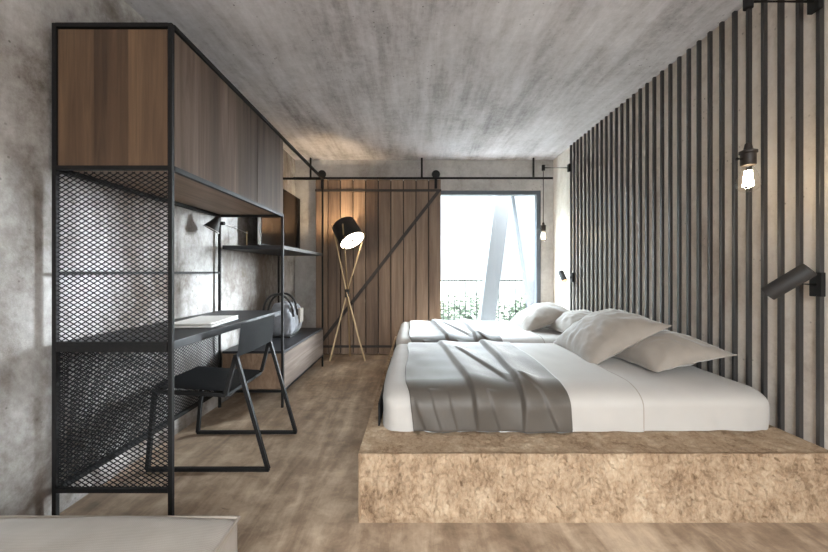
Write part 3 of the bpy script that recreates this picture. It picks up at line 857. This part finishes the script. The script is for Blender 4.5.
for x in (-0.69, 1.888):
    obj('post', box(NB(), x - 0.012, x + 0.012, 6.09, 6.114, -0.03, 0.945), M['rail'], rl)
st = obj('slanted_column', bar(NB(), (1.09, 5.72, -0.03), (1.47, 5.72, 3.0), 0.235, 0.2, up=(0, 1, 0)), M['column'], None, base=(1.09, 5.72, -0.03))
tag(st, 'wide white slanted balcony column leaning right outside the window', 'column', 'slanted balcony columns')
st = obj('slanted_column', bar(NB(), (1.98, 5.72, -0.03), (1.54, 5.72, 3.0), 0.18, 0.2, up=(0, 1, 0)), M['column'], None, base=(1.98, 5.72, -0.03))
tag(st, 'narrower white slanted balcony column leaning left at the right window edge', 'column', 'slanted balcony columns')

b = NB(); gridsurf(b, lambda u, v: (-150 + 330 * u, 7.5 + 300 * v, -7.5 + 2.2 * v + 0.8 * noise.noise(Vector((u * 14, v * 14, 0)))), 40, 40)
o = obj('meadow', b, M['land'], None, 60); o['kind'] = 'structure'
def tree(x, y, z_top, r, mat, seed, label):
    rnd = random.Random(seed)
    gz = -7.4
    t_ = thing('tree', (x, y, gz), label, 'tree', 'trees beyond the balcony')
    cz = z_top - r
    tube_pts = [(x, y, gz - 0.3), (x + 0.1, y, (gz + cz) / 2), (x, y, cz)]
    obj('trunk', tube(NB(), tube_pts, [0.22, 0.17, 0.08], 10), M['bark'], t_, 60)
    b_ = NB()
    for i in range(900):
        th, ph = rnd.uniform(0, 2 * PI), math.acos(rnd.uniform(-1, 1))
        d = Vector((math.sin(ph) * math.cos(th), math.sin(ph) * math.sin(th), math.cos(ph)))
        rad = r * (0.72 + 0.42 * noise.noise(d * 2.3 + Vector((seed, 0, 0)))) * rnd.uniform(0.6, 1.05)
        c = Vector((x, y, cz)) + Vector((d.x * rad, d.y * rad, d.z * rad * 1.05))
        s_ = rnd.uniform(0.10, 0.22)
        a = Vector((rnd.gauss(0, 1), rnd.gauss(0, 1), rnd.gauss(0, 1))).normalized()
        q1, q2 = frame_axes(a)
        vs = [b_.verts.new(c + q1 * (s_ * sx) + q2 * (s_ * 0.6 * sy) + a * (0.05 * sx * sx)) for sx, sy in ((-1, 0), (0, -1), (1, 0), (0, 1))]
        b_.faces.new(vs)
    obj('crown', b_, mat, t_)
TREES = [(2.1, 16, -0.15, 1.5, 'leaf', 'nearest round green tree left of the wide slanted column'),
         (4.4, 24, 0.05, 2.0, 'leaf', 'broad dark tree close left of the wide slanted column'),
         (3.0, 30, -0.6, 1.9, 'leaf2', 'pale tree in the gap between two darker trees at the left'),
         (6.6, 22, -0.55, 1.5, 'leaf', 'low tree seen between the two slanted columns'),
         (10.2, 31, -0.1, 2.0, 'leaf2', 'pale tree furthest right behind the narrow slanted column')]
for i, (x, y, zt, r, m_, lb) in enumerate(TREES): tree(x, y, zt, r, M[m_], i + 3, lb)

# ------------------------------------------------------------------ light: sky through the window and the added rear fill window
w = bpy.data.worlds.new('sky'); S.world = w
w.use_nodes = True
nt = w.node_tree; nt.nodes.clear()
out = nt.nodes.new('ShaderNodeOutputWorld')
bgn = nt.nodes.new('ShaderNodeBackground')
tc = nt.nodes.new('ShaderNodeTexCoord')
sx = nt.nodes.new('ShaderNodeSeparateXYZ')
nt.links.new(tc.outputs['Generated'], sx.inputs[0])
def maprange(sock, a0, a1, v0, v1):
    m = nt.nodes.new('ShaderNodeMapRange'); m.interpolation_type = 'SMOOTHSTEP'
    nt.links.new(sock, m.inputs[0])
    for i, v in zip((1, 2, 3, 4), (a0, a1, v0, v1)): m.inputs[i].default_value = v
    return m.outputs[0]
SKY_LOW, SKY_HIGH, SKY_REAR = 0.85, 27.0, 3.0
up = maprange(sx.outputs['Z'], 0.20, 0.50, SKY_LOW, SKY_HIGH)      # thin bright haze high up, duller towards the horizon
side = maprange(sx.outputs['Y'], -0.25, 0.25, 0.0, 1.0)            # the rear of the room looks towards the darker half of the sky
mxs = nt.nodes.new('ShaderNodeMix'); nt.links.new(side, mxs.inputs[0]); nt.links.new(maprange(sx.outputs['Z'], 0.0, 0.55, SKY_REAR, SKY_REAR * 5.5), mxs.inputs[2]); nt.links.new(up, mxs.inputs[3])
mxc = nt.nodes.new('ShaderNodeMix'); mxc.data_type = 'RGBA'; nt.links.new(side, mxc.inputs[0])
mxc.inputs[6].default_value = (0.97, 0.98, 1.0, 1); mxc.inputs[7].default_value = (0.80, 0.91, 1.0, 1)
nt.links.new(mxc.outputs[2], bgn.inputs[0]); nt.links.new(mxs.outputs[0], bgn.inputs[1])
nt.links.new(bgn.outputs[0], out.inputs[0])

sl = bpy.data.lights.new('hazy_sun', 'SUN'); sl.energy = 40.0; sl.angle = math.radians(30); sl.color = (0.86, 0.93, 1.0)
so = bpy.data.objects.new('hazy_sun', sl); COL.objects.link(so)
so.rotation_euler = Vector((-math.sin(R_(47)) * math.cos(R_(9)), -math.cos(R_(47)) * math.cos(R_(9)), -math.sin(R_(9)))).to_track_quat('-Z', 'Y').to_euler()
so.location = (8, 9, 3)

def portal(name, loc, rx, sx_, sz_):
    l = bpy.data.lights.new(name, 'AREA'); l.shape = 'RECTANGLE'; l.size = sx_; l.size_y = sz_
    l.cycles.is_portal = True
    o_ = bpy.data.objects.new(name, l); COL.objects.link(o_)
    o_.location = loc; o_.rotation_euler = (rx, 0, 0)
portal('window_portal', ((WX0 + WX1) / 2, YB + 0.18, WZ1 / 2), -PI / 2, WX1 - WX0, WZ1)
portal('fill_window_portal', ((FX0 + FX1) / 2, YF - 0.18, (FZ0 + FZ1) / 2), PI / 2, FX1 - FX0, FZ1 - FZ0)

# ------------------------------------------------------------------ camera
cd = bpy.data.cameras.new('camera')
cam = bpy.data.objects.new('camera', cd); COL.objects.link(cam)
cam.location = (0, 0, 1.1); cam.rotation_euler = (PI / 2, 0, 0)
cd.sensor_fit = 'HORIZONTAL'; cd.sensor_width = 36.0
cd.lens = 360.0 / 828.0 * 36.0
cd.shift_x = -1.0 / 828.0
cd.shift_y = -4.0 / 828.0
cd.clip_start = 0.05; cd.clip_end = 1000
S.camera = cam
S.view_settings.view_transform = 'Standard'
S.view_settings.look = 'None'
S.view_settings.gamma = 1.0
S.view_settings.use_curve_mapping = False
S.view_settings.exposure = 1.0
S.cycles.use_denoising = True
S.cycles.max_bounces = 12
S.cycles.diffuse_bounces = 8
S.cycles.caustics_reflective = False
S.cycles.caustics_refractive = False
S.cycles.sample_clamp_indirect = 8.0
